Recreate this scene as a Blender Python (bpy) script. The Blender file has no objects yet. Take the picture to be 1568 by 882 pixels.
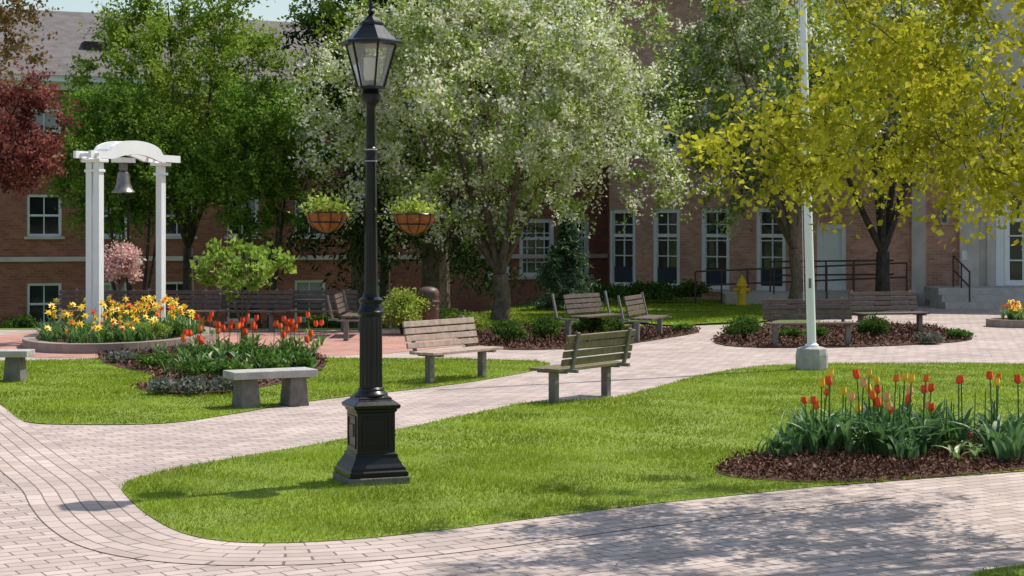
import bpy, math, random
import numpy as np
from mathutils import Vector, Matrix
random.seed(5); rng=np.random.default_rng(5)
F=2600.;H=2.;HZ=354.;CX=784.
def G(px,py,z=0.):
    """surveyed ground position (metres) from bearing/depression measured on the photo"""
    s=(py-HZ)/(H-z); return ((px-CX)/s, F/s)
sc=bpy.context.scene
sc.view_settings.view_transform='Standard'; sc.view_settings.look='None'; sc.view_settings.exposure=0
def sstep(a,b,x):
    t=min(1,max(0,(x-a)/(b-a))); return t*t*(3-2*t)
def gz(x,y): # terrain: drops toward the basement storey of the left wing
    return -0.03-0.9*sstep(35,45,y)*(1-sstep(-2.5,1.5,x-0.02*(y-45)))
# ---------------- materials
def nmat(name):
    m=bpy.data.materials.new(name); m.use_nodes=True; nt=m.node_tree; nt.nodes.clear()
    o=nt.nodes.new('ShaderNodeOutputMaterial'); return m,nt,o
def mat(name,c1,c2=None,scale=8,rough=.6,bump=0,metal=0,spec=.4,detail=5,bscale=None,stretch=None):
    m,nt,o=nmat(name); N=nt.nodes; L=nt.links
    p=N.new('ShaderNodeBsdfPrincipled'); L.new(p.outputs[0],o.inputs[0])
    p.inputs['Roughness'].default_value=rough; p.inputs['Metallic'].default_value=metal
    p.inputs['Specular IOR Level'].default_value=spec
    if c2 is None: c2=tuple(v*.8 for v in c1)
    tc=N.new('ShaderNodeTexCoord'); n=N.new('ShaderNodeTexNoise'); n.inputs['Scale'].default_value=scale; n.inputs['Detail'].default_value=detail
    L.new(tc.outputs['Object'],n.inputs['Vector'])
    r=N.new('ShaderNodeValToRGB'); r.color_ramp.elements[0].position=.35; r.color_ramp.elements[1].position=.65
    r.color_ramp.elements[0].color=(*c1,1); r.color_ramp.elements[1].color=(*c2,1)
    L.new(n.outputs[0],r.inputs[0]); L.new(r.outputs[0],p.inputs['Base Color'])
    if bump:
        b=N.new('ShaderNodeBump'); b.inputs['Strength'].default_value=bump; b.inputs['Distance'].default_value=.02
        n2=N.new('ShaderNodeTexNoise'); n2.inputs['Scale'].default_value=bscale or scale*4; n2.inputs['Detail'].default_value=6
        L.new(tc.outputs['Object'],n2.inputs['Vector']); L.new(n2.outputs[0],b.inputs['Height']); L.new(b.outputs[0],p.inputs['Normal'])
    return m
def leafmat(name,stops,trans=.35,clump=1.2,cl_amt=.35):
    m,nt,o=nmat(name); N=nt.nodes; L=nt.links
    a=N.new('ShaderNodeAttribute'); a.attribute_name='v'
    r=N.new('ShaderNodeValToRGB'); e=r.color_ramp.elements
    while len(e)<len(stops): e.new(.5)
    for i,(p,c) in enumerate(stops): e[i].position=p; e[i].color=(*c,1)
    L.new(a.outputs['Fac'],r.inputs[0])
    tc=N.new('ShaderNodeTexCoord'); n=N.new('ShaderNodeTexNoise'); n.inputs['Scale'].default_value=clump; n.inputs['Detail'].default_value=1
    L.new(tc.outputs['Object'],n.inputs['Vector'])
    mr=N.new('ShaderNodeMapRange'); mr.inputs['From Min'].default_value=.3; mr.inputs['From Max'].default_value=.7
    mr.inputs['To Min'].default_value=1-cl_amt; mr.inputs['To Max'].default_value=1+cl_amt*.6
    L.new(n.outputs[0],mr.inputs[0])
    v=N.new('ShaderNodeVectorMath'); v.operation='SCALE'; L.new(r.outputs[0],v.inputs[0]); L.new(mr.outputs[0],v.inputs['Scale'])
    d=N.new('ShaderNodeBsdfDiffuse')
    t=N.new('ShaderNodeBsdfTranslucent'); mx=N.new('ShaderNodeMixShader'); mx.inputs[0].default_value=trans
    L.new(v.outputs[0],d.inputs[0]); L.new(v.outputs[0],t.inputs[0]); L.new(d.outputs[0],mx.inputs[1]); L.new(t.outputs[0],mx.inputs[2]); L.new(mx.outputs[0],o.inputs[0])
    return m
def brickmat(name,c1,c2,mort,bw,rh,ms,rot=0,uv=False,rough=.8,stain=.25,bump=.4,offset=.5):
    m,nt,o=nmat(name); N=nt.nodes; L=nt.links
    p=N.new('ShaderNodeBsdfPrincipled'); L.new(p.outputs[0],o.inputs[0]); p.inputs['Roughness'].default_value=rough; p.inputs['Specular IOR Level'].default_value=.25
    tc=N.new('ShaderNodeTexCoord'); mp=N.new('ShaderNodeMapping'); mp.inputs['Rotation'].default_value=(0,0,rot)
    L.new(tc.outputs['UV' if uv else 'Object'],mp.inputs[0])
    b=N.new('ShaderNodeTexBrick'); b.offset=offset; b.inputs['Scale'].default_value=1; b.inputs['Brick Width'].default_value=bw; b.inputs['Row Height'].default_value=rh
    b.inputs['Mortar Size'].default_value=ms; b.inputs['Mortar Smooth'].default_value=.3; b.inputs['Bias'].default_value=0
    b.inputs['Color1'].default_value=(*c1,1); b.inputs['Color2'].default_value=(*c2,1); b.inputs['Mortar'].default_value=(*mort,1)
    L.new(mp.outputs[0],b.inputs['Vector'])
    n=N.new('ShaderNodeTexNoise'); n.inputs['Scale'].default_value=.9; n.inputs['Detail'].default_value=8; n.inputs['Roughness'].default_value=.65
    L.new(tc.outputs['Object'],n.inputs['Vector'])
    mr=N.new('ShaderNodeMapRange'); mr.inputs['From Min'].default_value=.3; mr.inputs['From Max'].default_value=.7; mr.inputs['To Min'].default_value=1-stain; mr.inputs['To Max'].default_value=1+stain*.5
    L.new(n.outputs[0],mr.inputs[0])
    v=N.new('ShaderNodeVectorMath'); v.operation='SCALE'; L.new(b.outputs[0],v.inputs[0]); L.new(mr.outputs[0],v.inputs['Scale']); L.new(v.outputs[0],p.inputs['Base Color'])
    bp=N.new('ShaderNodeBump'); bp.inputs['Strength'].default_value=bump; bp.inputs['Distance'].default_value=.01; bp.invert=True
    L.new(b.outputs['Fac'],bp.inputs['Height']); L.new(bp.outputs[0],p.inputs['Normal'])
    return m
M={}
M['iron']=mat('black_iron',(.004,.0045,.006),(.008,.009,.011),6,.3,.05,spec=.35)
M['white']=mat('white_paint',(.88,.88,.87),(.82,.82,.82),3,.45)
M['frame']=mat('window_frame_paint',(.8,.8,.8),(.72,.72,.73),3,.5)
M['stone']=mat('concrete',(.46,.43,.4),(.34,.32,.3),9,.85,.4,bscale=60)
M['conc2']=mat('concrete_dark',(.2,.175,.155),(.13,.115,.1),10,.85,.4,bscale=60)
M['wood']=mat('weathered_wood',(.46,.35,.275),(.31,.235,.185),12,.7,.2)
M['wood_olive']=mat('olive_wood',(.2,.16,.085),(.13,.11,.06),12,.65,.2)
M['wood_dark']=mat('dark_wood',(.14,.1,.08),(.09,.062,.05),12,.7,.2)
M['leg']=mat('bench_leg_metal',(.2,.18,.165),(.14,.13,.12),10,.6)
M['bronze']=mat('bell_bronze',(.3,.27,.24),(.2,.175,.155),8,.35,metal=.8)
M['basket']=mat('coco_fibre',(.4,.13,.04),(.25,.08,.03),20,.9,.5)
M['bin']=mat('brown_bin',(.13,.07,.05),(.1,.055,.042),10,.5)
M['yellow']=mat('yellow_paint',(.75,.5,.02),(.65,.42,.02),6,.5)
M['rail']=mat('brown_rail',(.09,.05,.035),(.07,.04,.03),6,.5)
M['bark']=mat('bark',(.18,.13,.09),(.085,.063,.046),9,.9,.7)
M['barkdk']=mat('bark_dark',(.075,.055,.045),(.035,.028,.022),9,.9,.7)
M['roof']=mat('asphalt_shingle',(.17,.145,.14),(.115,.1,.095),3,.9,.3,bscale=12)
M['mulch']=mat('mulch',(.13,.06,.038),(.05,.024,.016),30,.95,1,bscale=60)
M['lawn']=mat('lawn_soil',(.21,.28,.028),(.15,.21,.022),1.5,.9,.6,bscale=80)
M['ground']=mat('ground_grass',(.13,.19,.03),(.09,.14,.025),1,.9,.4)
M['steps']=mat('step_stone',(.54,.47,.42),(.43,.38,.34),5,.85,.2)
M['limestone']=mat('limestone',(.68,.6,.54),(.55,.48,.43),2,.8)
M['glass']=mat('window_glass',(.015,.018,.022),(.03,.034,.04),.7,.06,spec=.8)
M['blind']=mat('window_blind',(.4,.41,.42),(.34,.35,.36),2,.7)
M['dkpanel']=mat('door_panel',(.03,.045,.07),(.025,.035,.06),2,.5)
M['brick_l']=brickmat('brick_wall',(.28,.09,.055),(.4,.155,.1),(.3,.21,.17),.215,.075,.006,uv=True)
M['brick_r']=brickmat('brick_wall_sunlit_tone',(.54,.24,.17),(.7,.39,.28),(.6,.47,.4),.215,.075,.006,uv=True)  # paler copy of the brick: sunlight on the right walls put into the colour
M['pave']=brickmat('brick_paving',(.41,.33,.29),(.555,.45,.4),(.19,.145,.125),.24,.12,.007,rot=math.radians(-31),stain=.22)
M['pave_edge']=brickmat('brick_edging',(.42,.335,.29),(.54,.44,.39),(.18,.14,.12),.24,.12,.007,uv=True,stain=.22)
M['pave_red']=brickmat('red_paving',(.43,.21,.165),(.52,.29,.23),(.29,.18,.15),.24,.12,.007,rot=.3,stain=.25)
def glassy():
    m,nt,o=nmat('lantern_glass'); N=nt.nodes;L=nt.links
    a=N.new('ShaderNodeBsdfTransparent'); b=N.new('ShaderNodeBsdfGlossy'); b.inputs['Roughness'].default_value=.08
    c=N.new('ShaderNodeBsdfDiffuse'); c.inputs[0].default_value=(.8,.8,.78,1)
    f=N.new('ShaderNodeFresnel'); f.inputs[0].default_value=1.5
    mx=N.new('ShaderNodeMixShader'); L.new(f.outputs[0],mx.inputs[0]); L.new(a.outputs[0],mx.inputs[1]); L.new(b.outputs[0],mx.inputs[2])
    m2=N.new('ShaderNodeMixShader'); m2.inputs[0].default_value=.25; L.new(mx.outputs[0],m2.inputs[1]); L.new(c.outputs[0],m2.inputs[2]); L.new(m2.outputs[0],o.inputs[0]); return m
M['lglass']=glassy()
# ---------------- mesh builder
def empty(name,loc=(0,0,0)):
    e=bpy.data.objects.new(name,None); e.location=loc; sc.collection.objects.link(e); e.empty_display_size=.2; return e
class MB:
    def __init__(s,T=None): s.v=[];s.f=[];s.m=[];s.uv=[];s.ms=[];s.T=T or Matrix.Identity(4);s.hasuv=False
    def mi(s,k):
        if k not in s.ms: s.ms.append(k)
        return s.ms.index(k)
    def add(s,vs,fs,k,uvs=None):
        b=len(s.v); s.v+=[tuple(s.T@Vector(v)) for v in vs]
        for i,f in enumerate(fs):
            s.f.append(tuple(b+j for j in f)); s.m.append(s.mi(k)); s.uv.append(uvs[i] if uvs else None)
        if uvs: s.hasuv=True
    def box(s,c,d,k,R=None,taper=1.):
        x,y,z=d[0]/2,d[1]/2,d[2]/2; vs=[]
        for zz,t in((-z,1),(z,taper)):
            for a,b in((-x,-y),(x,-y),(x,y),(-x,y)): vs.append(Vector((a*t,b*t,zz)))
        if R is not None: vs=[R@v for v in vs]
        vs=[v+Vector(c) for v in vs]
        s.add(vs,[(3,2,1,0),(4,5,6,7),(0,1,5,4),(1,2,6,5),(2,3,7,6),(3,0,4,7)],k)
    def tube(s,pts,rad,k,n=7,cap=True):
        P=[Vector(p) for p in pts]; vs=[];fs=[]
        for i,p in enumerate(P):
            d=(P[min(i+1,len(P)-1)]-P[max(i-1,0)]); d=d.normalized() if d.length>1e-6 else Vector((0,0,1))
            u=d.cross(Vector((0,1,0.13))); 
            if u.length<.05: u=d.cross(Vector((1,0,0)))
            u.normalize(); w=d.cross(u)
            for j in range(n):
                a=2*math.pi*j/n; vs.append(p+(u*math.cos(a)+w*math.sin(a))*rad[i])
        for i in range(len(P)-1):
            for j in range(n): fs.append((i*n+j,i*n+(j+1)%n,(i+1)*n+(j+1)%n,(i+1)*n+j))
        if cap: fs.append(tuple(range(n))[::-1]); fs.append(tuple(range((len(P)-1)*n,len(P)*n)))
        s.add(vs,fs,k)
    def lathe(s,prof,k,n=24,c=(0,0),rot=0,flute=0,sx=1,sy=1):
        vs=[];fs=[]
        for r,z in prof:
            for j in range(n):
                a=2*math.pi*j/n+rot; rr=r*(1-(flute if j%2 else 0)); vs.append((c[0]+rr*math.cos(a)*sx,c[1]+rr*math.sin(a)*sy,z))
        for i in range(len(prof)-1):
            for j in range(n): fs.append((i*n+j,i*n+(j+1)%n,(i+1)*n+(j+1)%n,(i+1)*n+j))
        fs.append(tuple(range(n))[::-1]); fs.append(tuple(range((len(prof)-1)*n,len(prof)*n)))
        s.add(vs,fs,k)
    def obj(s,name,parent=None,smooth=False,bevel=0):
        me=bpy.data.meshes.new(name); me.from_pydata(s.v,[],s.f)
        for k in s.ms: me.materials.append(M[k])
        me.polygons.foreach_set('material_index',s.m)
        if s.hasuv:
            ul=me.uv_layers.new(name='UVMap')
            for p,u in zip(me.polygons,s.uv):
                if u:
                    for li,q in zip(p.loop_indices,u): ul.data[li].uv=q
        if smooth: me.shade_smooth(); me.set_sharp_from_angle(angle=math.radians(35))
        o=bpy.data.objects.new(name,me); sc.collection.objects.link(o)
        if parent:
            o.parent=parent; o.matrix_parent_inverse=Matrix.Translation(-Vector(parent.location))
        if bevel:
            b=o.modifiers.new('b','BEVEL'); b.width=bevel; b.segments=2; b.limit_method='ANGLE'
        return o
def npmesh(name,V,nper,v,m,parent=None):
    n=len(V)//nper; me=bpy.data.meshes.new(name)
    me.vertices.add(len(V)); me.vertices.foreach_set('co',V.astype(np.float32).ravel())
    me.loops.add(len(V)); me.loops.foreach_set('vertex_index',np.arange(len(V),dtype=np.int32))
    me.polygons.add(n); me.polygons.foreach_set('loop_start',np.arange(0,len(V),nper,dtype=np.int32))
    me.update(calc_edges=True)
    a=me.attributes.new('v','FLOAT','FACE'); a.data.foreach_set('value',np.asarray(v,dtype=np.float32))
    me.materials.append(m); o=bpy.data.objects.new(name,me); sc.collection.objects.link(o)
    if parent: o.parent=parent; o.matrix_parent_inverse=Matrix.Translation(-Vector(parent.location))
    return o
def unit(n):
    a=rng.normal(size=(n,3)); return a/np.linalg.norm(a,axis=1,keepdims=True)
def leafquads(P,size,bias=(0,0,0),wid=.32,cup=0.12):
    n=len(P); d=unit(n)+np.array(bias); d/=np.linalg.norm(d,axis=1,keepdims=True)
    s=np.cross(d,unit(n)); s/=np.linalg.norm(s,axis=1,keepdims=True); nn=np.cross(d,s)
    z=(size*rng.uniform(.6,1.25,n))[:,None]
    V=np.stack([P,P+d*z*.45+s*z*wid+nn*z*cup,P+d*z,P+d*z*.55-s*z*wid+nn*z*cup],1)
    return V.reshape(-1,3)
def inpoly(x,y,poly):
    c=np.zeros(len(x),bool); n=len(poly)
    for i in range(n):
        x1,y1=poly[i];x2,y2=poly[(i+1)%n]
        k=((y1>y)!=(y2>y))&(x<(x2-x1)*(y-y1)/((y2-y1)+1e-12)+x1); c^=k
    return c
def smoothpoly(p,it=2):
    for _ in range(it):
        q=[]
        for i in range(len(p)):
            a=p[i];b=p[(i+1)%len(p)]; q+= [(a[0]*.75+b[0]*.25,a[1]*.75+b[1]*.25),(a[0]*.25+b[0]*.75,a[1]*.25+b[1]*.75)]
        p=q
    return p
import mathutils.geometry as mg
def sheet(name,poly,z,k):
    tri=mg.tessellate_polygon([[Vector((x,y,0)) for x,y in poly]])
    mb=MB(); fs=[]
    for t in tri:
        a,b,c=[Vector((*poly[i],0)) for i in t]
        fs.append(tuple(t) if (b-a).cross(c-a).z>0 else tuple(t)[::-1])
    mb.add([(x,y,z) for x,y in poly],fs,k); return mb.obj(name)
# ---------------- ground
def ground():
    xs=[-400,-100,-40]+[ -30+1.5*i for i in range(41)]+[40,100,400]; ys=[-60,-5,5,15,25,30]+[33+i for i in range(16)]+[52,60,80,150,800]
    mb=MB(); vs=[(x,y,gz(x,y)) for y in ys for x in xs]; n=len(xs)
    fs=[(j*n+i,j*n+i+1,(j+1)*n+i+1,(j+1)*n+i) for j in range(len(ys)-1) for i in range(n-1)]
    mb.add(vs,fs,'ground'); return mb.obj('ground',smooth=True)
ground()
pave_poly=[(-14,3),(16,3),(18,34),(10,38),(4,36),(1,34.6),(-3,34.4),(-14,34.4)]
sheet('brick_pavement',pave_poly,0.0,'pave')
pg=lambda L:[G(*q) for q in L]
sheet('red_brick_patio',pg([(-60,545),(-60,520),(60,508),(640,507),(700,512),(720,528),(600,541),(490,546),(480,549),(150,549)]),.004,'pave_red')
main=smoothpoly(pg([(180,742),(250,721),(400,695),(560,668),(650,650),(760,626),(815,616),(900,614),(965,606),(1080,572),(1190,557),(1700,556),(2100,640),(1900,700),(1568,722),(1270,744),(1150,757),(1000,772),(800,797),(640,818),(500,831),(370,834),(285,822),(232,795),(198,766)]),2)
left=smoothpoly(pg([(-160,553),(-200,600),(-60,612),(0,617),(20,636),(42,650),(150,651),(260,650),(360,634),(480,613),(640,596),(740,583),(850,562),(830,552),(620,549),(480,549),(300,540),(150,551),(30,553)]),2)
back=smoothpoly(pg([(660,500),(720,482),(800,470),(1000,460),(1060,458),(1160,464),(1200,478),(1190,492),(1080,495),(1040,500),(960,492),(860,500),(760,508)]),1)
corner=smoothpoly(pg([(1440,900),(1500,876),(1568,865),(1800,850),(1900,960),(1500,960)]),1)
sheet('lawn',main,.008,'lawn'); sheet('lawn',left,.008,'lawn'); sheet('lawn',back,.008,'lawn'); sheet('lawn',corner,.008,'lawn')
beds={'tulip':smoothpoly(pg([(1090,720),(1120,706),(1200,690),(1330,672),(1568,655),(1800,650),(1900,680),(1568,721),(1420,733),(1275,742),(1180,738),(1110,732)]),2),
'left':smoothpoly(pg([(150,545),(150,535),(300,528),(470,535),(505,552),(490,572),(420,592),(320,606),(225,602),(200,594),(255,578),(160,560)]),2),
'mid':smoothpoly(pg([(690,520),(760,503),(900,500),(1060,503),(1078,509),(1010,520),(920,534),(760,537),(715,530)]),2),
'right':smoothpoly(pg([(1080,531),(1110,508),(1200,498),(1400,495),(1480,512),(1496,522),(1400,529),(1240,534)]),2)}
for k,p in beds.items(): sheet('mulch_bed',p,.014,'mulch')
mulchleaf=leafmat('mulch_chips',[(0,(.03,.015,.01)),(.6,(.15,.075,.048)),(1,(.34,.21,.15))],0,.8,.2)
def scatter(poly,n,ymin=-1e9,ymax=1e9):
    P=np.array(poly); lo=P.min(0);hi=P.max(0); lo[1]=max(lo[1],ymin); hi[1]=min(hi[1],ymax)
    x=rng.uniform(lo[0],hi[0],n); y=rng.uniform(lo[1],hi[1],n); k=inpoly(x,y,poly); return x[k],y[k]
Vs=[]
for k,p in beds.items():
    x,y=scatter(p,45000 if k=='tulip' else 12000)
    x=x+rng.normal(0,.035,len(x)); y=y+rng.normal(0,.035,len(x))  # ragged edge
    Q=np.stack([x,y,.012+rng.uniform(0,.03,len(x))+.02*np.abs(np.sin(x*7)*np.sin(y*6))],1)
    v=leafquads(Q,.042 if k=='tulip' else .07,(0,0,0),.2,0); v[:,2]=np.maximum(v[:,2],.008); Vs.append(v)
V=np.concatenate(Vs); npmesh('mulch_chips',V,4,rng.uniform(0,1,len(V)//4),mulchleaf)
# grass blades
grassm=leafmat('grass_blades',[(0,(.15,.23,.018)),(.5,(.27,.355,.027)),(.9,(.37,.44,.045)),(1,(.5,.47,.17))],.42,.9,.35)
def blades(poly,dens,ymin,ymax,h,w,excl=[]):
    P=np.array(poly); A=(P[:,0].max()-P[:,0].min())*(min(ymax,P[:,1].max())-max(ymin,P[:,1].min()))
    if A<=0: return np.zeros((0,3))
    x,y=scatter(poly,int(A*dens),ymin,ymax)
    k=np.abs(x)<y*.33+.3
    for e in excl: k&=~inpoly(x,y,e)
    x=x[k];y=y[k];n=len(x); a=rng.uniform(0,math.pi,n); hh=h*rng.uniform(.5,1.2,n)*(1+.4*np.sin(x*3.1+np.sin(y*2.3)*2)*np.sin(y*2.7+x)); ww=w*rng.uniform(.6,1.1,n)
    lx=rng.normal(0,.6,n)*hh; ly=rng.normal(0,.6,n)*hh
    x=x+rng.normal(0,.012,n); y=y+rng.normal(0,.012,n)
    b=np.full(n,.004)
    return np.stack([np.stack([x-np.cos(a)*ww/2,y-np.sin(a)*ww/2,b],1),np.stack([x+np.cos(a)*ww/2,y+np.sin(a)*ww/2,b],1),np.stack([x+lx,y+ly,b+hh],1)],1).reshape(-1,3)
ex=[beds['tulip'],beds['left']]
V=np.concatenate([blades(main,3400,0,15.5,.034,.008,ex),blades(main,1500,15.5,26.5,.034,.013,ex),blades(left,1300,0,30,.034,.015,ex),blades(back,300,30,60,.05,.03),blades(corner,4000,0,20,.04,.008)])
npmesh('grass',V,3,rng.beta(2,2.5,len(V)//3),grassm)
# fallen petals
x,y=scatter(pave_poly,9000,9,34); k=(np.abs(x)<y*.33)&(rng.uniform(0,1,len(x))<(.15+.5*(x>0)))
Q=np.stack([x[k],y[k],np.full(k.sum(),.014)],1); V=leafquads(Q,.026,(0,0,0),.3,0); V[:,2]=.010+np.abs(V[:,2]-.014)*.4
petm=leafmat('fallen_petal',[(0,(.6,.56,.46)),(.4,(.5,.45,.34)),(.5,(.16,.1,.06)),(1,(.25,.2,.08))],.1,1,.1)
npmesh('fallen_petals',V,4,rng.uniform(0,1,len(V)//4),petm)
def offset_band(name,pts,w0,w1,z):
    mb=MB(); P=[Vector((*p,0)) for p in pts]; u=0; vs=[];us=[]
    for i,p in enumerate(P):
        d=(P[min(i+1,len(P)-1)]-P[max(i-1,0)]).normalized(); n=Vector((d.y,-d.x,0))
        if i: u+=(p-P[i-1]).length
        vs+= [p+n*w0+Vector((0,0,z)),p+n*w1+Vector((0,0,z))]; us.append(u)
    fs=[];uv=[]
    for i in range(len(P)-1): 
        fs.append((2*i,2*i+1,2*i+3,2*i+2)); uv.append([(us[i],0),(us[i],w1-w0),(us[i+1],w1-w0),(us[i+1],0)])
    mb.add(vs,fs,'pave_edge',uv)
    o=mb.obj(name); return o
low=[p for p in pg([(1270,744),(1150,757),(1000,772),(800,797),(640,818),(500,831),(370,834),(285,822),(232,795),(198,766),(180,742),(120,705),(60,662),(42,650),(10,626),(-10,614)])]
def chaikin_open(p,it=3):
    for _ in range(it):
        q=[p[0]]
        for a,b in zip(p,p[1:]): q+=[(a[0]*.75+b[0]*.25,a[1]*.75+b[1]*.25),(a[0]*.25+b[0]*.75,a[1]*.25+b[1]*.75)]
        q.append(p[-1]); p=q
    return p
offset_band('brick_edging',chaikin_open(low),-.72,-.0,.004)
# ---------------- plants
def shrub(name,px,py,w,h,lm,n,ls,z0=0,bias=(0,0,.5),pos=None,stems=True):
    x,y=pos or G(px,py); g=z0
    e=empty(name,(x,y,g))
    if stems:
        mb=MB()
        for i in range(7):
            a=rng.uniform(0,6.28); r=rng.uniform(.2,.35)*w
            mb.tube([(x,y,g-.02),(x+r*.4*math.cos(a),y+r*.4*math.sin(a),g+h*.4),(x+r*math.cos(a),y+r*math.sin(a),g+h*.75)],[.015,.012,.006],'barkdk',5)
        mb.obj('stems',e)
    nc=26; D=unit(nc); D[:,2]=np.abs(D[:,2])*1.1-.25; C=np.array([x,y,g+h*.42])+D*np.array([w*.35,w*.35,h*.42])*rng.uniform(.5,1.05,(nc,1))
    k=rng.integers(0,nc,n); P=C[k]+rng.normal(0,1,(n,3))*np.array([w,w,h])*.08
    P[:,2]=np.maximum(P[:,2],g+.03)
    npmesh('foliage',leafquads(P,ls,bias),4,np.clip(rng.uniform(0,.7,n)+rng.uniform(0,.35,nc)[k],0,1),lm,e)
    return e
def tree(name,base,fork,r0,cc,rad,ncl,lpc,ls,bark,lm,sig=.35,nl=6,extra=None,bias=(0,0,0),shell=.45,stemsN=1,twigr=.012,wid=.32,cv=.45):
    e=empty(name,base); B=np.array(base,float); C=np.array(cc,float); R=np.array(rad,float)
    D=unit(ncl); rr=rng.uniform(shell**3,1,ncl)**(1/3.)*(.82+.24*np.sin(D[:,0]*5+D[:,2]*4)*np.cos(D[:,1]*4+1))
    K=C+D*R*rr[:,None]
    if extra is not None: K=np.concatenate([K,np.array(extra)])
    mb=MB(); limbs=[]
    top=B+np.array([0,0,fork]); 
    if stemsN==1:
        j=rng.normal(0,r0*.3,2)
        mb.tube([B-[0,0,.1],B+[0,0,.15],B+[j[0],j[1],fork*.5],top],[r0*1.5,r0*1.08,r0*.92,r0*.85],bark,10)
    for i in range(nl):
        a=2*math.pi*i/nl+rng.uniform(-.4,.4); t=.6 if i%2 else .35
        end=C+np.array([math.cos(a)*R[0]*t,math.sin(a)*R[1]*t,R[2]*rng.uniform(-.1,.65)])
        st=top if stemsN==1 else B+np.array([math.cos(a)*r0,math.sin(a)*r0,-.05])
        mid=st*.5+end*.5+np.array([math.cos(a),math.sin(a),0])*R[0]*.08+rng.normal(0,.08,3)
        pts=[(1-t)**2*st+2*t*(1-t)*mid+t*t*end for t in np.linspace(0,1,8)]; rl=r0*(.5 if stemsN==1 else .45)
        mb.tube(pts,[rl*(1-.8*k/7) for k in range(8)],bark,7); limbs+= [(p,rl*(1-.8*k/7)) for k,p in enumerate(pts) if k>=2 or stemsN>1]
    LP=[l[0] for l in limbs]; LR=[l[1] for l in limbs]
    K=K[np.argsort(np.linalg.norm(K-top,axis=1))]
    for c in K:
        A_=np.array(LP); d=np.linalg.norm(A_-c,axis=1)+np.maximum(0,A_[:,2]-c[2])*.5; i=int(np.argmin(d)); s=LP[i]; m=(s+c)/2+np.array([0,0,.1*np.linalg.norm(c-s)])+rng.normal(0,.05,3)*min(1,np.linalg.norm(c-s))
        r=max(twigr*.5,min(LR[i]*.65,twigr*2.2))
        mb.tube([s,m,c],[r,r*.75,r*.5],bark,5,False); LP.append(m); LR.append(r*.75); LP.append(c); LR.append(r*.5)
    mb.obj('trunk_and_limbs',e,True)
    n=len(K)*lpc; k=np.repeat(np.arange(len(K)),lpc)
    out=(K-C)/R; out[:,2]+=.5; out/=np.linalg.norm(out,axis=1,keepdims=True)+1e-6
    nt=7; tw=unit(len(K)*nt).reshape(len(K),nt,3)+out[:,None,:]*.9; tw/=np.linalg.norm(tw,axis=2,keepdims=True)
    ti=rng.integers(0,nt,n); t=rng.uniform(-.2,1,n)
    sg=sig*rng.uniform(.6,1.3,len(K))
    P=K[k]+tw[k,ti]*(t*sg[k]*1.7)[:,None]+rng.normal(0,1,(n,3))*(sg[k]*.17)[:,None]
    v=np.clip(rng.uniform(0,1,n)*(1-cv)+rng.uniform(0,cv,(len(K),nt))[k,ti],0,1)
    npmesh('crown',leafquads(P,ls,bias,wid),4,v,lm,e)
    return e
pear=leafmat('pear_foliage',[(0,(.15,.22,.03)),(.33,(.33,.43,.08)),(.5,(.5,.58,.18)),(.57,(.8,.79,.6)),(1,(.88,.87,.76))],.48,.8,.22)
pear2=leafmat('pear_foliage_b',[(0,(.12,.19,.03)),(.45,(.25,.35,.07)),(.6,(.38,.48,.15)),(.68,(.72,.72,.56)),(1,(.82,.81,.7))],.45,.8,.25)
maple=leafmat('maple_foliage',[(0,(.07,.15,.018)),(.6,(.19,.33,.045)),(1,(.37,.5,.1))],.45,.7,.35)
maple2=leafmat('young_foliage',[(0,(.12,.19,.022)),(.6,(.27,.39,.05)),(1,(.47,.56,.13))],.45,.7,.35)
oak=leafmat('spring_oak_foliage',[(0,(.22,.26,.015)),(.5,(.46,.46,.035)),(1,(.7,.64,.09))],.46,1.2,.35)
maroon=leafmat('maroon_foliage',[(0,(.11,.03,.028)),(.6,(.28,.085,.07)),(1,(.52,.25,.2))],.42,1.2,.35)
rust=leafmat('rust_foliage',[(0,(.08,.06,.025)),(.6,(.2,.14,.05)),(1,(.36,.22,.1))],.4,1.2,.3)
spruce=leafmat('spruce_needles',[(0,(.014,.03,.01)),(.6,(.04,.065,.02)),(1,(.08,.11,.035))],.1,.8,.3)
bspruce=leafmat('blue_spruce_needles',[(0,(.05,.1,.055)),(.6,(.13,.21,.12)),(1,(.25,.34,.21))],.15,2,.3)
box=leafmat('boxwood_leaves',[(0,(.03,.07,.018)),(.6,(.09,.165,.03)),(1,(.21,.3,.06))],.3,4,.3)
lime=leafmat('lime_leaves',[(0,(.16,.24,.03)),(.6,(.36,.45,.07)),(1,(.6,.66,.2))],.4,3,.3)
pink=leafmat('pink_blossom',[(0,(.55,.27,.25)),(.6,(.82,.56,.5)),(1,(.92,.8,.72))],.4,3,.2)
magn=leafmat('magnolia_leaves',[(0,(.13,.23,.03)),(.6,(.32,.46,.07)),(1,(.56,.67,.22))],.45,3,.3)
lav=leafmat('lavender_leaves',[(0,(.1,.12,.08)),(.6,(.22,.24,.17)),(1,(.3,.23,.29))],.2,3,.3)
gcov=leafmat('groundcover_leaves',[(0,(.03,.08,.018)),(.6,(.1,.2,.035)),(1,(.22,.34,.08))],.35,3,.3)
def TP(px,Y,py=None):
    s=F/Y; return ((px-CX)/s,Y)+((H+(HZ-py)/s,) if py is not None else ())
def gb(px,Y): x,y=TP(px,Y); return (x,y,gz(x,y))
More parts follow.
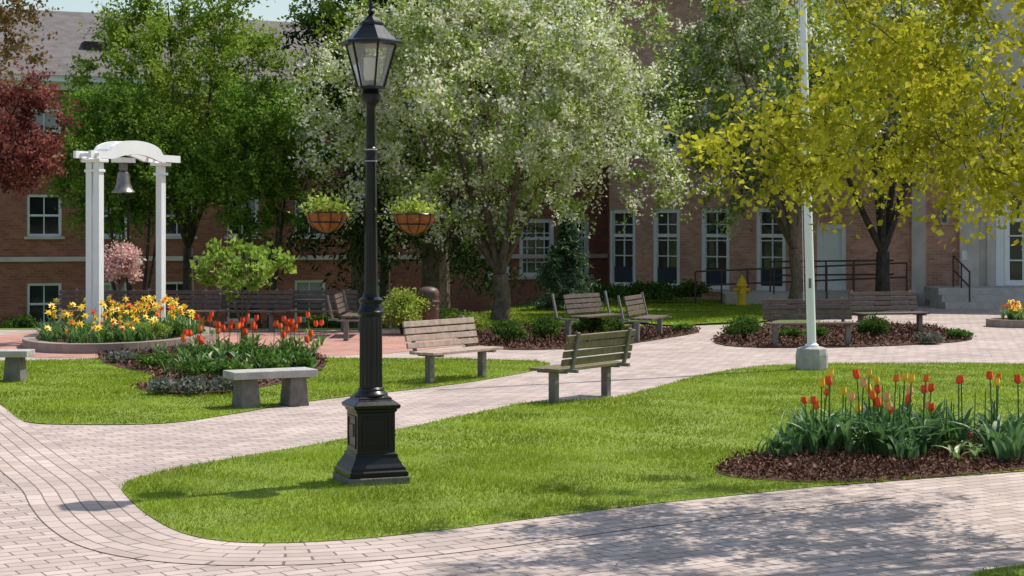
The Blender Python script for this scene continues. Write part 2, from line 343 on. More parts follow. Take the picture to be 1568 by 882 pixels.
# pears
tree('pear_tree',gb(765,38),1.15,.2,TP(765,38,150),(4.2,3.6,3.0),360,240,.097,'bark',pear,.44,9,cv=.6,
     extra=[TP(*q) for q in [(560,37,290),(500,37.5,260),(620,37,325),(960,37.5,300),(1010,38,300),(880,37,315),(540,38,320),(700,37,325),(1020,38,250),(1000,38,60),(960,38,20),(1030,38,180),(500,38,110),(480,38,200),(590,38,20),(1035,38,285),(480,38,250),(640,36,20),(700,36,10),(660,36.5,60),(600,37,60),(820,36,0),(900,36,10)]])
tree('pear_tree',gb(1215,42),1.6,.16,TP(1160,42,140),(2.9,2.5,3.3),230,230,.1,'bark',pear2,.44,7,cv=.6,extra=[TP(1010,43,30),TP(1040,43,90),TP(980,43,60),TP(1060,42,200)])
tree('shade_tree',gb(1352,44),1.5,.2,TP(1370,44,120),(3.4,2.6,3.1),140,210,.1,'barkdk',pear2,.45,6)
# left group
tree('maple_tree',gb(288,41),2.2,.14,TP(280,41,120),(2.5,2.3,3.4),190,180,.105,'barkdk',maple2,.42,7)
tree('ornamental_tree',gb(205,39),.5,.12,TP(190,39,245),(1.75,1.5,1.9),125,210,.095,'barkdk',maple,.34,6,stemsN=5)
tree('ornamental_tree',gb(405,39),.5,.12,TP(400,39,235),(1.6,1.4,1.9),120,210,.095,'barkdk',maple,.34,6,stemsN=5)
tree('purple_leaf_tree',gb(-60,36),1.6,.13,TP(5,36,205),(1.3,1.5,1.55),90,180,.095,'barkdk',maroon,.3,6)
tree('rusty_leaf_tree',gb(-330,20),2.5,.14,TP(-60,20,40),(1.1,1.2,.75),50,90,.06,'barkdk',rust,.2,5)
tree('maple_tree',gb(590,46),2.2,.16,TP(600,46,70),(3.0,2.3,3.0),100,170,.13,'barkdk',maple2,.45,6)
# near oak reaching in from the right
ext=[]
while len(ext)<150:
    x=rng.uniform(1.5,4.6);y=rng.uniform(11.2,13.2);px=CX+F*x/y
    lim=265 if px<1300 else 290; py=rng.uniform(-60,lim)
    if px<1300 and py<150 and rng.uniform()<.7: continue
    if px<1150 and rng.uniform()<.35: continue
    if px<1320 and math.sin(px*.021+1)+math.sin(py*.033+px*.007)<-.9: continue
    ext.append((x,y,H+(HZ-py)*y/F))
for i in range(34): # high boughs whose shade falls on the lawn and path
    ext.append((rng.uniform(3.,6.),rng.uniform(13.2,15.2),rng.uniform(4.6,5.8)))
tree('oak_tree',(7.4,11.6,0),2.4,.22,(5.4,10.8,4.9),(3.5,2.4,1.9),210,110,.058,'barkdk',oak,.25,11,extra=ext,bias=(0,0,-.4),shell=.2,wid=.36,twigr=.009,cv=.5)
# small trees
x,y=G(372,537); tree('magnolia_shrub',(x,y,.02),.35,.045,(x,y,1.36),(.88,.7,.5),46,32,.11,'bark',magn,.12,7,bias=(0,0,.8),twigr=.009)
tree('pink_flowering_tree',gb(185,33.5),.9,.04,TP(187,33.5,405),(.46,.45,.36),44,60,.075,'bark',pink,.12,5,twigr=.007)
# conifers
def conifer(name,base,hgt,rad,z0,nw,nb,per,ls,lm,r0,droop=.25):
    e=empty(name,base); mb=MB(); B=np.array(base)
    mb.tube([B-[0,0,.1],B+[0,0,hgt*.5],B+[0,0,hgt]],[r0*1.15,r0*.6,.02],'bark',10)
    Ps=[]
    for i in range(nw):
        t=i/(nw-1); z=z0+(hgt-z0)*t; L=rad*(1-t)**.85+.05
        for j in range(nb):
            a=rng.uniform(0,6.28); l=L*rng.uniform(.75,1.1); d=np.array([math.cos(a),math.sin(a),0])
            p0=B+[0,0,z]; p2=p0+d*l+np.array([0,0,-droop*l]); p1=p0+d*l*.5+np.array([0,0,.02*l])
            mb.tube([p0,p1,p2],[.02*r0*5*(1-t)+.006,.01,.004],'barkdk',4,False)
            s=rng.uniform(.15,1,per)[:,None]; q=(1-s)**2*p0+2*s*(1-s)*p1+s*s*p2
            q=q+rng.normal(0,1,(per,3))*np.array([.09,.09,.05])*l*.9; q[:,2]-=np.abs(rng.normal(0,.1*l*droop*2.2,per)); Ps.append(q)
    mb.obj('trunk_and_limbs',e,True); P=np.concatenate(Ps)
    npmesh('needles',leafquads(P,ls,(0,0,-.6),.16),4,rng.uniform(0,1,len(P)),lm,e); return e
conifer('norway_spruce',gb(667,42),15,3.2,2.5,22,7,130,.2,spruce,.34,.4)
conifer('norway_spruce',gb(555,47),17,3.6,3.2,20,7,110,.24,spruce,.3,.4)
conifer('blue_spruce',gb(866,43),2.5,1.0,.15,18,9,70,.12,bspruce,.06,.1)
# shrubs
for px,py,w,h in [(778,527,.66,.48),(835,524,.7,.52),(905,515,.85,.42),(1140,522,.85,.5),(1338,520,.7,.5),(935,512,.6,.35)]:
    shrub('boxwood_shrub',px,py,w,h,box,4500,.045)
shrub('golden_shrub',615,512,1.3,.95,lime,6500,.06)
shrub('low_shrub',715,508,1.1,.4,lime,3500,.06); shrub('low_shrub',680,498,1.0,.4,lime,3000,.06)
for px,py,w,h,m_ in [(255,604,.55,.22,lav),(300,606,.5,.24,lav),(345,603,.5,.22,lav),(185,556,.6,.2,lav),(300,580,.75,.3,gcov),(240,566,.7,.25,gcov),(350,585,.6,.32,gcov),(410,575,.7,.35,gcov),(460,570,.55,.3,gcov),(380,556,.7,.3,gcov),(440,556,.7,.3,gcov),(300,552,.8,.25,gcov),(1420,527,.6,.22,lav),(1470,520,.5,.2,gcov),(1045,508,.5,.15,gcov),(1250,520,.6,.25,gcov),(1210,518,.5,.2,gcov)]:
    shrub('perennial_plant',px,py,w,h,m_,1300,.055,stems=False)
for px,w in [(30,1.2),(930,1.6),(1010,1.4),(1060,1.2),(500,1.6),(985,1.3)]:
    x,y=TP(px,47); shrub('foundation_shrub',0,0,w,.7,box,2500,.08,z0=gz(x,y),pos=(x,y),stems=False)
# tulips / daffodils
M['pet_red']=mat('petal_red',(.85,.06,.015),(.88,.12,.02),20,.5); M['pet_or']=mat('petal_orange',(.9,.22,.03),(.85,.15,.02),20,.5); M['pet_yel']=mat('petal_yellow',(.9,.68,.04),(.9,.55,.03),20,.5)
M['pet_pk']=mat('petal_peach',(.88,.38,.17),(.88,.55,.22),20,.5)
def tlm(name,a,b):
    m,nt,o=nmat(name);N=nt.nodes;L=nt.links; tc=N.new('ShaderNodeTexCoord'); n=N.new('ShaderNodeTexNoise'); n.inputs['Scale'].default_value=9; L.new(tc.outputs['Object'],n.inputs[0])
    r=N.new('ShaderNodeValToRGB'); r.color_ramp.elements[0].position=.35;r.color_ramp.elements[1].position=.65; r.color_ramp.elements[0].color=(*a,1); r.color_ramp.elements[1].color=(*b,1); L.new(n.outputs[0],r.inputs[0])
    d=N.new('ShaderNodeBsdfPrincipled'); d.inputs['Roughness'].default_value=.45; t=N.new('ShaderNodeBsdfTranslucent'); x=N.new('ShaderNodeMixShader'); x.inputs[0].default_value=.35
    L.new(r.outputs[0],d.inputs['Base Color']);L.new(r.outputs[0],t.inputs[0]);L.new(d.outputs[0],x.inputs[1]);L.new(t.outputs[0],x.inputs[2]);L.new(x.outputs[0],o.inputs[0]); return m
M['strap']=tlm('tulip_leaf',(.055,.14,.04),(.15,.27,.09)); M['strap2']=tlm('daffodil_leaf',(.08,.18,.035),(.2,.34,.07)); M['hosta']=tlm('pale_leaf',(.16,.26,.07),(.3,.42,.14))
def strap(mb,x,y,z,a,l,w,lean,k='strap'):
    vs=[];n=6; ca,sa=math.cos(a),math.sin(a)
    tw=random.uniform(-.5,.5)
    for i in range(n+1):
        t=i/n; o=lean*l*t**1.8; h=l*(t-.45*lean*t**2.6); ww=w*(math.sin(math.pi*(.12+.88*t))**.7 if t<1 else 0)*.5
        px,py=-math.sin(a+tw*t),math.cos(a+tw*t)
        cx,cy=x+ca*o,y+sa*o
        vs+=[(cx-px*ww-ca*ww*.3,cy-py*ww-sa*ww*.3,z+h+ww*.4),(cx,cy,z+h),(cx+px*ww-ca*ww*.3,cy+py*ww-sa*ww*.3,z+h+ww*.4)]
    fs=[]
    for i in range(n): b=3*i; fs+=[(b,b+1,b+4,b+3),(b+1,b+2,b+5,b+4)]
    mb.add(vs,fs,k)
def flower(mb,x,y,z,h,k,r=.028,leaves=3,lk='strap',ll=.28,lw=.045,opened=False,sw=1.):
    lx,ly=random.uniform(-.04,.04),random.uniform(-.04,.04); tx,ty,tz=x+lx,y+ly,z+h
    mb.tube([(x,y,z),(x+lx*.4,y+ly*.4,z+h*.5),(tx,ty,tz)],[.006*sw,.005*sw,.0045*sw],lk,5)
    if opened:
        a0=random.uniform(0,6.28); ny=random.uniform(-.9,-.3); nx=math.cos(a0)*.7
        nrm=Vector((nx,ny,random.uniform(.2,.9))).normalized(); u=nrm.cross(Vector((0,0,1))).normalized(); v_=nrm.cross(u); c=Vector((tx,ty,tz))
        vs=[c-nrm*.01];fs=[]
        for j in range(12):
            a=a0+math.pi*j/6; rr=r*(1.15 if j%2 else .5); vs.append(c+(u*math.cos(a)+v_*math.sin(a))*rr+nrm*(.012 if j%2 else 0))
        for j in range(12): fs.append((0,1+j,1+(j+1)%12))
        mb.add(vs,fs,k); mb.tube([c-nrm*.01,c+nrm*.035],[r*.28,r*.42],'pet_or' if random.random()<.2 else k,7)
    else:
        n=12; pr=[(.25,0),(.85,.25),(1.05,.6),(1.0,1.0),(.8,1.55)]; vs=[];fs=[]
        for i,(q,zz) in enumerate(pr):
            for j in range(n):
                a=2*math.pi*j/n; rr=r*q*(1 if j%2==0 else .88); dz=zz*r*1.5
                if i==4: dz+= r*.5 if j%2==0 else -r*.35
                vs.append((tx+rr*math.cos(a)+dz*lx*4,ty+rr*math.sin(a),tz-.005+dz))
        for i in range(4):
            for j in range(n): fs.append((i*n+j,i*n+(j+1)%n,(i+1)*n+(j+1)%n,(i+1)*n+j))
        fs.append(tuple(range(n))[::-1]); mb.add(vs,fs,k)
    for i in range(leaves): strap(mb,x+random.uniform(-.02,.02),y+random.uniform(-.02,.02),z,random.uniform(0,6.28),ll*random.uniform(.7,1.2),lw*random.uniform(.7,1.2),random.uniform(.25,.75),lk)
mb=MB()
tl=[(1240,604,'pet_red'),(1258,590,'pet_red'),(1257,578,'pet_yel'),(1272,575,'pet_red'),(1268,563,'pet_yel'),(1318,578,'pet_pk'),(1319,565,'pet_red'),(1330,562,'pet_yel'),(1345,572,'pet_yel'),(1345,588,'pet_red'),(1353,600,'pet_pk'),(1342,597,'pet_or'),(1366,570,'pet_or'),(1380,568,'pet_yel'),(1391,571,'pet_yel'),(1412,570,'pet_or'),(1413,588,'pet_red'),(1422,585,'pet_red'),(1468,573,'pet_red'),(1474,571,'pet_red'),(1520,566,'pet_red'),(1526,568,'pet_or'),(1526,576,'pet_yel'),(1300,600,'pet_pk'),(1248,612,'pet_or'),(1336,585,'pet_yel'),(1290,590,'pet_yel'),(1600,570,'pet_red'),(1640,580,'pet_yel'),(1560,572,'pet_red')]
tl+=[(random.uniform(1240,1440),random.uniform(588,622),random.choice(['pet_red','pet_yel','pet_pk'])) for _ in range(9)]
for px,py,k in tl:
    Y=15.4+random.uniform(-.5,.5); x,y,z=TP(px,Y,py+13)
    flower(mb,x,y,.01,max(.25,z-.02),k,random.uniform(.026,.034),4,ll=.46,lw=.05,sw=1.3)
for i in range(14):
    x,y,z=TP(random.uniform(1230,1560),15.3,random.uniform(585,625)); mb.tube([(x,y,0),(x+.01,y,z)],[.007,.005],'strap2',5)
cl=[]
for i in range(52):
    px=1195+ i/51*430+random.uniform(-14,14); t=random.random()
    Y0=14.9-(px-1200)/400*.45; Y=Y0+t*1.4; x,y=TP(px,Y)
    if 1440<px<1505 and t<.6: continue
    cl.append((x,y)); big=random.uniform(.75,1.25)
    for j in range(random.randint(9,15)):
        strap(mb,x+random.gauss(0,.06),y+random.gauss(0,.06),.01,random.uniform(0,6.28),random.uniform(.2,.42)*big,random.uniform(.035,.085)*big,random.uniform(.15,1.05))
for i in range(60):
    x,y=random.choice(cl); strap(mb,x+random.gauss(0,.1),y+random.gauss(0,.1),.01,random.uniform(0,6.28),random.uniform(.35,.58),.014,random.uniform(.1,.7),'strap2')
for i in range(30):
    x,y=TP(random.uniform(1455,1510),random.uniform(14.6,15.1)); strap(mb,x,y,.01,random.uniform(0,6.28),random.uniform(.12,.22),.035,random.uniform(.7,1.1),'hosta')
mb.obj('tulip_plants',smooth=True)
mb=MB()
for c,n,xr in [((395,535),24,110),((310,560),7,40),((460,548),12,40)]:
    for i in range(n):
        x,y=G(c[0]+random.uniform(-xr,xr)*.9,c[1]+random.uniform(-12,14)); h=random.uniform(.3,.5)
        flower(mb,x,y,.01,h,random.choice(['pet_red','pet_red','pet_red','pet_or']),.04,4,'strap2',.3,.05)
for i in range(60):
    x,y=G(random.uniform(240,480),random.uniform(545,580)); 
    for j in range(4): strap(mb,x,y,.01,random.uniform(0,6.28),random.uniform(.2,.36),.05,random.uniform(.2,.8),random.choice(['strap','strap2']))
mb.obj('red_tulip_plants',smooth=True)
# raised oval bed and daffodils
cx,cy,rx,ry=-7.0,30.6,1.62,2.95
mb=MB(Matrix.Translation((cx,cy,0)))
def ringmesh(mb,k,rin,z0,z1,n=48):
    vs=[];fs=[]
    for j in range(n):
        a=2*math.pi*j/n; c,s_=math.cos(a),math.sin(a)
        vs+=[(rx*c,ry*s_,z0),(rx*c,ry*s_,z1),((rx-rin)*c,(ry-rin)*s_,z1),((rx-rin)*c,(ry-rin)*s_,z0)]
    for j in range(n):
        a=4*j;b=4*((j+1)%n)
        for q in range(3): fs.append((a+q,b+q,b+q+1,a+q+1))
    mb.add(vs,fs,k)
M['ringbrick']=brickmat('edging_brick',(.27,.2,.17),(.36,.28,.24),(.32,.27,.24),.2,.07,.008,stain=.3)
ringmesh(mb,'ringbrick',.22,.0,.16)
mb.add([( (rx-.2)*math.cos(2*math.pi*j/48),(ry-.2)*math.sin(2*math.pi*j/48),.1) for j in range(48)],[tuple(range(48))],'mulch')
mb.obj('raised_flower_bed')
mb=MB()
for i in range(290):
    a=random.uniform(0,6.28); r=math.sqrt(random.random()); x=cx+(rx-.3)*r*math.cos(a); y=cy+(ry-.3)*r*math.sin(a)
    if i<135:
        h=random.uniform(.34,.66) if y>29 else random.uniform(.2,.42)
        flower(mb,x,y,.1,h,'pet_yel' if i%14 else 'pet_or',.07,4,'strap2',.4,.035,opened=True)
    else:
        for j in range(5): strap(mb,x+random.uniform(-.08,.08),y,.1,random.uniform(0,6.28),random.uniform(.2,.42),.035,random.uniform(.2,.7),random.choice(['strap2','strap']))
mb.obj('daffodil_plants',smooth=True)
for px,py,w,h in [(100,532,.8,.3),(250,533,.6,.3),(215,536,.8,.35),(165,536,.6,.3)]:
    x,y=G(px,py); shrub('perennial_plant',0,0,w,h,lime if px==215 else gcov,1500,.05,z0=.1,pos=(x,y+1.0),stems=False)
# small far-right planter
x,y=G(1555,500); mb=MB(Matrix.Translation((x,y,0))); 
mb.lathe([(.6,0),(.6,.16),(.5,.16),(.5,.12)],'ringbrick',24)
for i in range(28):
    a=random.uniform(0,6.28);r=random.uniform(0,.45); flower(mb,r*math.cos(a),r*math.sin(a),.12,random.uniform(.2,.4),random.choice(['pet_yel','pet_yel','pet_or']),.055,5,'strap2',.3,.04,opened=True)
mb.obj('round_flower_bed')
# ---------------- street lamp
lx,ly=G(568,738); e=empty('street_lamp',(lx,ly,0)); T=Matrix.Translation((lx,ly,0))@Matrix.Rotation(math.radians(21),4,'Z')
S=193.
mb=MB(T); r2=math.sqrt(2)
mb.box((0,0,.03),(.50,.50,.07),'conc2'); mb.obj('plinth',e,bevel=.008)
mb=MB(T)
def sq(prof): mb.lathe([(w/2*r2,z) for w,z in prof],'iron',4,rot=math.pi/4)
sq([(.475,.066),(.475,.105),(.445,.115),(.445,.135),(.40,.165),(.36,.2),(.345,.215),(.345,.24),(.31,.25),(.31,.565),(.335,.575),(.335,.59),(.375,.60),(.385,.625),(.36,.635),(.31,.655),(.27,.665),(.27,.68),(.2,.70)])
for a in range(4):
    R=Matrix.Rotation(a*math.pi/2,3,'Z')
    for c,d in [((0,-.157,.53),(.22,.012,.02)),((0,-.157,.29),(.22,.012,.02)),((-.105,-.157,.41),(.018,.012,.22)),((.105,-.157,.41),(.018,.012,.22))]:
        mb.box(R@Vector(c),d,'iron',R)
R=Matrix.Rotation(-math.pi/2,3,'Z'); mb.box(R@Vector((0,-.16,.42)),(.1,.014,.1),'leg',R)
mb.obj('base',e,bevel=.005)
mb=MB(T)
mb.lathe([(.135,.69),(.135,.705),(.12,.715),(.105,.73),(.105,.745),(.092,.76)],'iron',32)
mb.lathe([(.092,.755),(.09,1.25),(.085,1.33)],'iron',32,flute=.09)
mb.lathe([(.095,1.325),(.108,1.34),(.108,1.36),(.095,1.375),(.088,1.42),(.1,1.44),(.1,1.455),(.07,1.475),(.062,1.50)],'iron',32)
mb.lathe([(.058,1.495),(.052,2.1),(.045,2.55)],'iron',24,flute=.05)
mb.lathe([(.05,2.545),(.05,2.57),(.045,2.58),(.045,2.63),(.05,2.64),(.05,2.66),(.042,2.67)],'iron',24)
M['band']=mat('metal_band',(.5,.5,.5),(.4,.4,.4),5,.4,metal=.5)
mb.lathe([(.0515,2.555),(.0515,2.562)],'band',24); mb.lathe([(.0515,2.645),(.0515,2.655)],'band',24)
mb.lathe([(.042,2.665),(.036,2.98),(.042,3.0),(.05,3.01),(.075,3.04),(.08,3.09),(.062,3.12),(.1,3.135),(.105,3.15)],'iron',24)
mb.obj('column',e,True)
zb,zt=3.14,3.49; wb,wt=.105,.222; rot=math.pi/6; nS=6
mb=MB(T)
cor=lambda r,z,j:(r*math.cos(rot+2*math.pi*j/nS),r*math.sin(rot+2*math.pi*j/nS),z)
for j in range(nS): mb.tube([cor(wb,zb,j),cor(wt*.92,zt,j)],[.009,.009],'iron',5)
mb.lathe([(wb+.012,zb-.01),(wb+.012,zb+.012),(wb-.02,zb+.012)],'iron',nS,rot=rot)
mb.lathe([(wt*.9,zt-.012),(wt+.04,zt-.004),(wt+.04,zt+.018),(wt*.93,zt+.035),(.165,zt+.075),(.12,zt+.125),(.095,zt+.15),(.1,zt+.16),(.1,zt+.172),(.07,zt+.19),(.04,zt+.22),(.02,zt+.235)],'iron',nS,rot=rot)
mb.lathe([(.012,zt+.23),(.03,zt+.25),(.03,zt+.265),(.012,zt+.28),(.022,zt+.3),(.004,zt+.36)],'iron',12)
mb.lathe([(.02,zb),(.03,zb+.03),(.02,zb+.06)],'iron',12)
mb.obj('lantern_frame',e)
mb=MB(T)
for j in range(nS): mb.add([cor(wb*.97,zb+.012,j),cor(wb*.97,zb+.012,j+1),cor(wt*.89,zt-.012,j+1),cor(wt*.89,zt-.012,j)],[(0,1,2,3)],'lglass')
mb.obj('lantern_glass',e)
M['mantle']=mat('frosted_glass',(.85,.83,.78),(.78,.76,.72),5,.3)
mb=MB(T); mb.lathe([(.045,zb+.06),(.058,zb+.1),(.058,zb+.24),(.03,zb+.26)],'mantle',16); mb.obj('lamp_globe',e,True)
for sx,px,py in [(-1,500,323),(1,635,326)]:
    z=(738-py)/S; bx=(px-568)/S; eb=empty('hanging_flower_basket',(lx+bx,ly,z))
    mb=MB(Matrix.Translation((lx+bx,ly,z)))
    prof=[(.165*math.cos(t),-.16*math.sin(t)) for t in np.linspace(math.pi/2*.97,0,8)]
    mb.lathe(prof,'basket',20)
    for j in range(10):
        a=2*math.pi*j/10; mb.tube([(.169*math.cos(t)*math.cos(a),.169*math.cos(t)*math.sin(a),-.164*math.sin(t)) for t in np.linspace(0,math.pi/2,7)],[.003]*7,'iron',4)
    for zz2,rr in((0,.172),(-.08,.15)): mb.tube([(rr*math.cos(a),rr*math.sin(a),zz2) for a in np.linspace(0,2*math.pi,21)],[.005]*21,'iron',5)
    mb.tube([(-sx*.17,0,-.0),(-bx+sx*.05,0,-.0)],[.007,.007],'iron',6)
    mb.obj('basket',eb,True)
    n=620; P=np.array([lx+bx,ly,z])+rng.normal(0,1,(n,3))*np.array([.085,.08,.035])+[0,0,.03]
    P[:200]+=rng.normal(0,1,(200,3))*[.05,.03,.035]; npmesh('flowers',leafquads(P,.036,(0,0,.4)),4,rng.uniform(0,1,n),lime,eb)
# ---------------- benches
def bench(name,c,front,L,k,lsp,z=0,nb=4):
    f=Vector((front[0],front[1],0)).normalized(); xax=Vector((-f.y,f.x,0))
    T=Matrix(((xax.x,-f.x,0,c[0]),(xax.y,-f.y,0,c[1]),(0,0,1,z),(0,0,0,1)))
    e=empty(name,(c[0],c[1],z)); mb=MB(T)
    for i in range(4): mb.box((0,-.18+.105*i,.40+random.uniform(-.002,.002)),(L,.09,.035),k)
    mb.obj('seat',e,bevel=.005); mb=MB(T); R=Matrix.Rotation(-.22,3,'X')
    for i in range(nb):
        h=.49+i*(.28/(nb-1)); mb.box((0,.225+(h-.47)*.24,h),(L,.03,.28/(nb-1)-.018),k,R)
    mb.obj('backrest',e,bevel=.005)
    for q,sx in enumerate((-lsp/2,lsp/2)):
        mb=MB(T); mb.box((sx,0,.18),(.09,.09,.37),'leg'); mb.box((sx,-.02,.368),(.06,.4,.028),'leg')
        mb.box((sx,.24,.39),(.05,.18,.04),'leg'); mb.box((sx,.298,.62),(.05,.035,.44),'leg',R); mb.obj('leg_%d'%(q+1),e,bevel=.004)
    return e
def bfromlegs(name,p1,p2,front_sign,L,k,nb=4):
    a=Vector(G(*p1));b=Vector(G(*p2)); d=(b-a); n=Vector((d.y,-d.x))*front_sign; bench(name,(a+b)/2,n,L,k,d.length,0,nb)
bfromlegs('park_bench',(658,587),(738,578),1,1.5,'wood',4)
bfromlegs('park_bench',(848,618),(928,606),-1,1.5,'wood_olive',4)
bfromlegs('park_bench',(1187,531),(1298,530),1,1.6,'wood_dark',4)
bfromlegs('park_bench',(1318,512),(1408,510),1,1.5,'wood_dark',4)
bfromlegs('park_bench',(870,520),(950,512),1,1.3,'wood_dark',4)
bfromlegs('park_bench',(975,524),(1010,515),1,1.3,'wood_dark',4)
for px in (150,262,372,482): 
    a=TP(px-44,34);b=TP(px+44,33.8)
    d=Vector(b)-Vector(a); bench('park_bench',(Vector(a)+Vector(b))/2,(d.y,-d.x),1.9 if px!=482 else 1.6,'wood_dark',d.length,0,4)
bfromlegs('park_bench',(530,522),(552,508),1,1.3,'wood_dark',4)
def stonebench(c,ang,L):
    e=empty('stone_bench',(c[0],c[1],0)); T=Matrix.Translation((c[0],c[1],0))@Matrix.Rotation(ang,4,'Z')
    mb=MB(T); mb.box((0,0,.375),(L,.4,.085),'stone'); mb.obj('seat_slab',e,bevel=.008)
    for i,sx in enumerate((-L*.29,L*.29)):
        mb=MB(T); mb.box((sx,0,.166),(.24,.34,.333),'conc2',taper=.8); mb.obj('leg_%d'%(i+1),e,bevel=.01)  # darker concrete here paints in the shade on the legs
stonebench(G(414,622),math.radians(28),1.0)
stonebench(G(-10,584),math.radians(0),1.0)
# ---------------- bell arbor
A=Vector((-7.47,30.4,.1)); Bp=Vector((-6.64,32.1,.1)); ax=(Bp-A).normalized(); pr=Vector((ax.y,-ax.x,0)); L=(Bp-A).length
T=Matrix(((ax.x,-pr.x,0,A.x),(ax.y,-pr.y,0,A.y),(0,0,1,.1),(0,0,0,1))); e=empty('bell_arbor',A)
mb=MB(T)
for o in (-.085,.085): mb.box((0,o,1.58),(.14,.13,3.12),'white')
mb.box((L,0,1.58),(.14,.13,3.12),'white')
for q,(x,w) in enumerate([(0,.36),(L,.24)]):
    mb.box((x,0,.1),(.2,w,.2),'white'); mb.box((x,0,2.98),(.18,w-.02,.05),'white'); mb.box((x,0,3.16),(.26,w+.06,.06),'white')
mb.obj('posts',e,bevel=.008)
mb=MB(T); n=30
def prof(x):
    u=(x-L/2)/(L/2*.8)
    return 3.2+(.11*max(0,1-(u/.85)**2) if abs(u)<.85 else 0), 3.33+(.27*math.sqrt(max(0,1-u*u)) if abs(u)<1 else 0)*.85
for y0,y1 in ((-.2,-.14),(.14,.2)):
    vs=[];fs=[]
    for i in range(n+1):
        x=-.34+i/n*(L+.68); lo,hi=prof(x)
        for y in(y0,y1): vs+=[(x,y,lo),(x,y,hi)]
    for i in range(n):
        a=4*i; b=a+4; fs+=[(a,b,b+1,a+1),(a+2,a+3,b+3,b+2),(a+1,b+1,b+3,a+3),(a,a+2,b+2,b)]
    fs+=[(0,1,3,2),(4*n,4*n+2,4*n+3,4*n+1)]
    mb.add(vs,fs,'white')
for x in (-.2,0,.25,L/2-.2,L/2+.3,L-.2,L,L+.2):
    lo,hi=prof(x); mb.box((x,0,hi-.07),(.05,.56 if x in(-.2,) else .27,.06),'white')
mb.obj('arched_beam',e)
mb=MB(T); bx=L*.42
mb.box((bx,0,3.2),(.36,.27,.09),'white'); mb.box((bx,0,3.1),(.12,.1,.18),'leg')
mb.lathe([(.03,3.03),(.06,3.0),(.1,2.97),(.115,2.9),(.13,2.78),(.165,2.68),(.215,2.62),(.215,2.6),(.19,2.6),(.1,2.8)],'bronze',24,(bx,0))
mb.lathe([(.012,2.9),(.012,2.6),(.035,2.57),(.03,2.53)],'iron',10,(bx,0)); mb.obj('bell',e,True)
# trash bin
x,y=G(656,511); e=empty('trash_bin',(x,y,0)); mb=MB(Matrix.Translation((x,y,0)))
mb.lathe([(.2,0),(.21,.02),(.21,.6),(.225,.61),(.225,.64),(.21,.65),(.21,.72)],'bin',24); mb.obj('body',e,True)
mb=MB(Matrix.Translation((x,y,0))); mb.lathe([(.21,.72),(.215,.74),(.21,.82),(.17,.88),(.1,.91),(.02,.92)],'bin',24); mb.box((.02,-.2,.76),(.22,.05,.11),'glass'); mb.obj('lid',e,True)  # dark box, no pane: paints the shade inside the bin's opening
# flagpole
x,y=G(1243,566); e=empty('flagpole',(x,y,0)); mb=MB(Matrix.Translation((x,y,0)))
mb.lathe([(.235,0),(.235,.22),(.215,.31),(.13,.335),(.08,.34)],'stone',10); mb.obj('concrete_base',e,bevel=.01)
mb=MB(Matrix.Translation((x,y,0))); mb.lathe([(.1,.335),(.1,.36),(.07,.38)],'white',20); mb.tube([(0,0,.33),(-.1,0,4),(-.2,0,9)],[.066,.056,.035],'white',20)
mb.tube([(-.13,-.1,1.0),(-.22,-.08,6)],[.004,.004],'white',5); mb.box((-.04,-.08,1.25),(.03,.05,.14),'leg'); mb.lathe([(.01,9),(.06,9.05),(.06,9.12),(.01,9.17)],'yellow',12,(-.2,0)); mb.obj('pole',e,True)
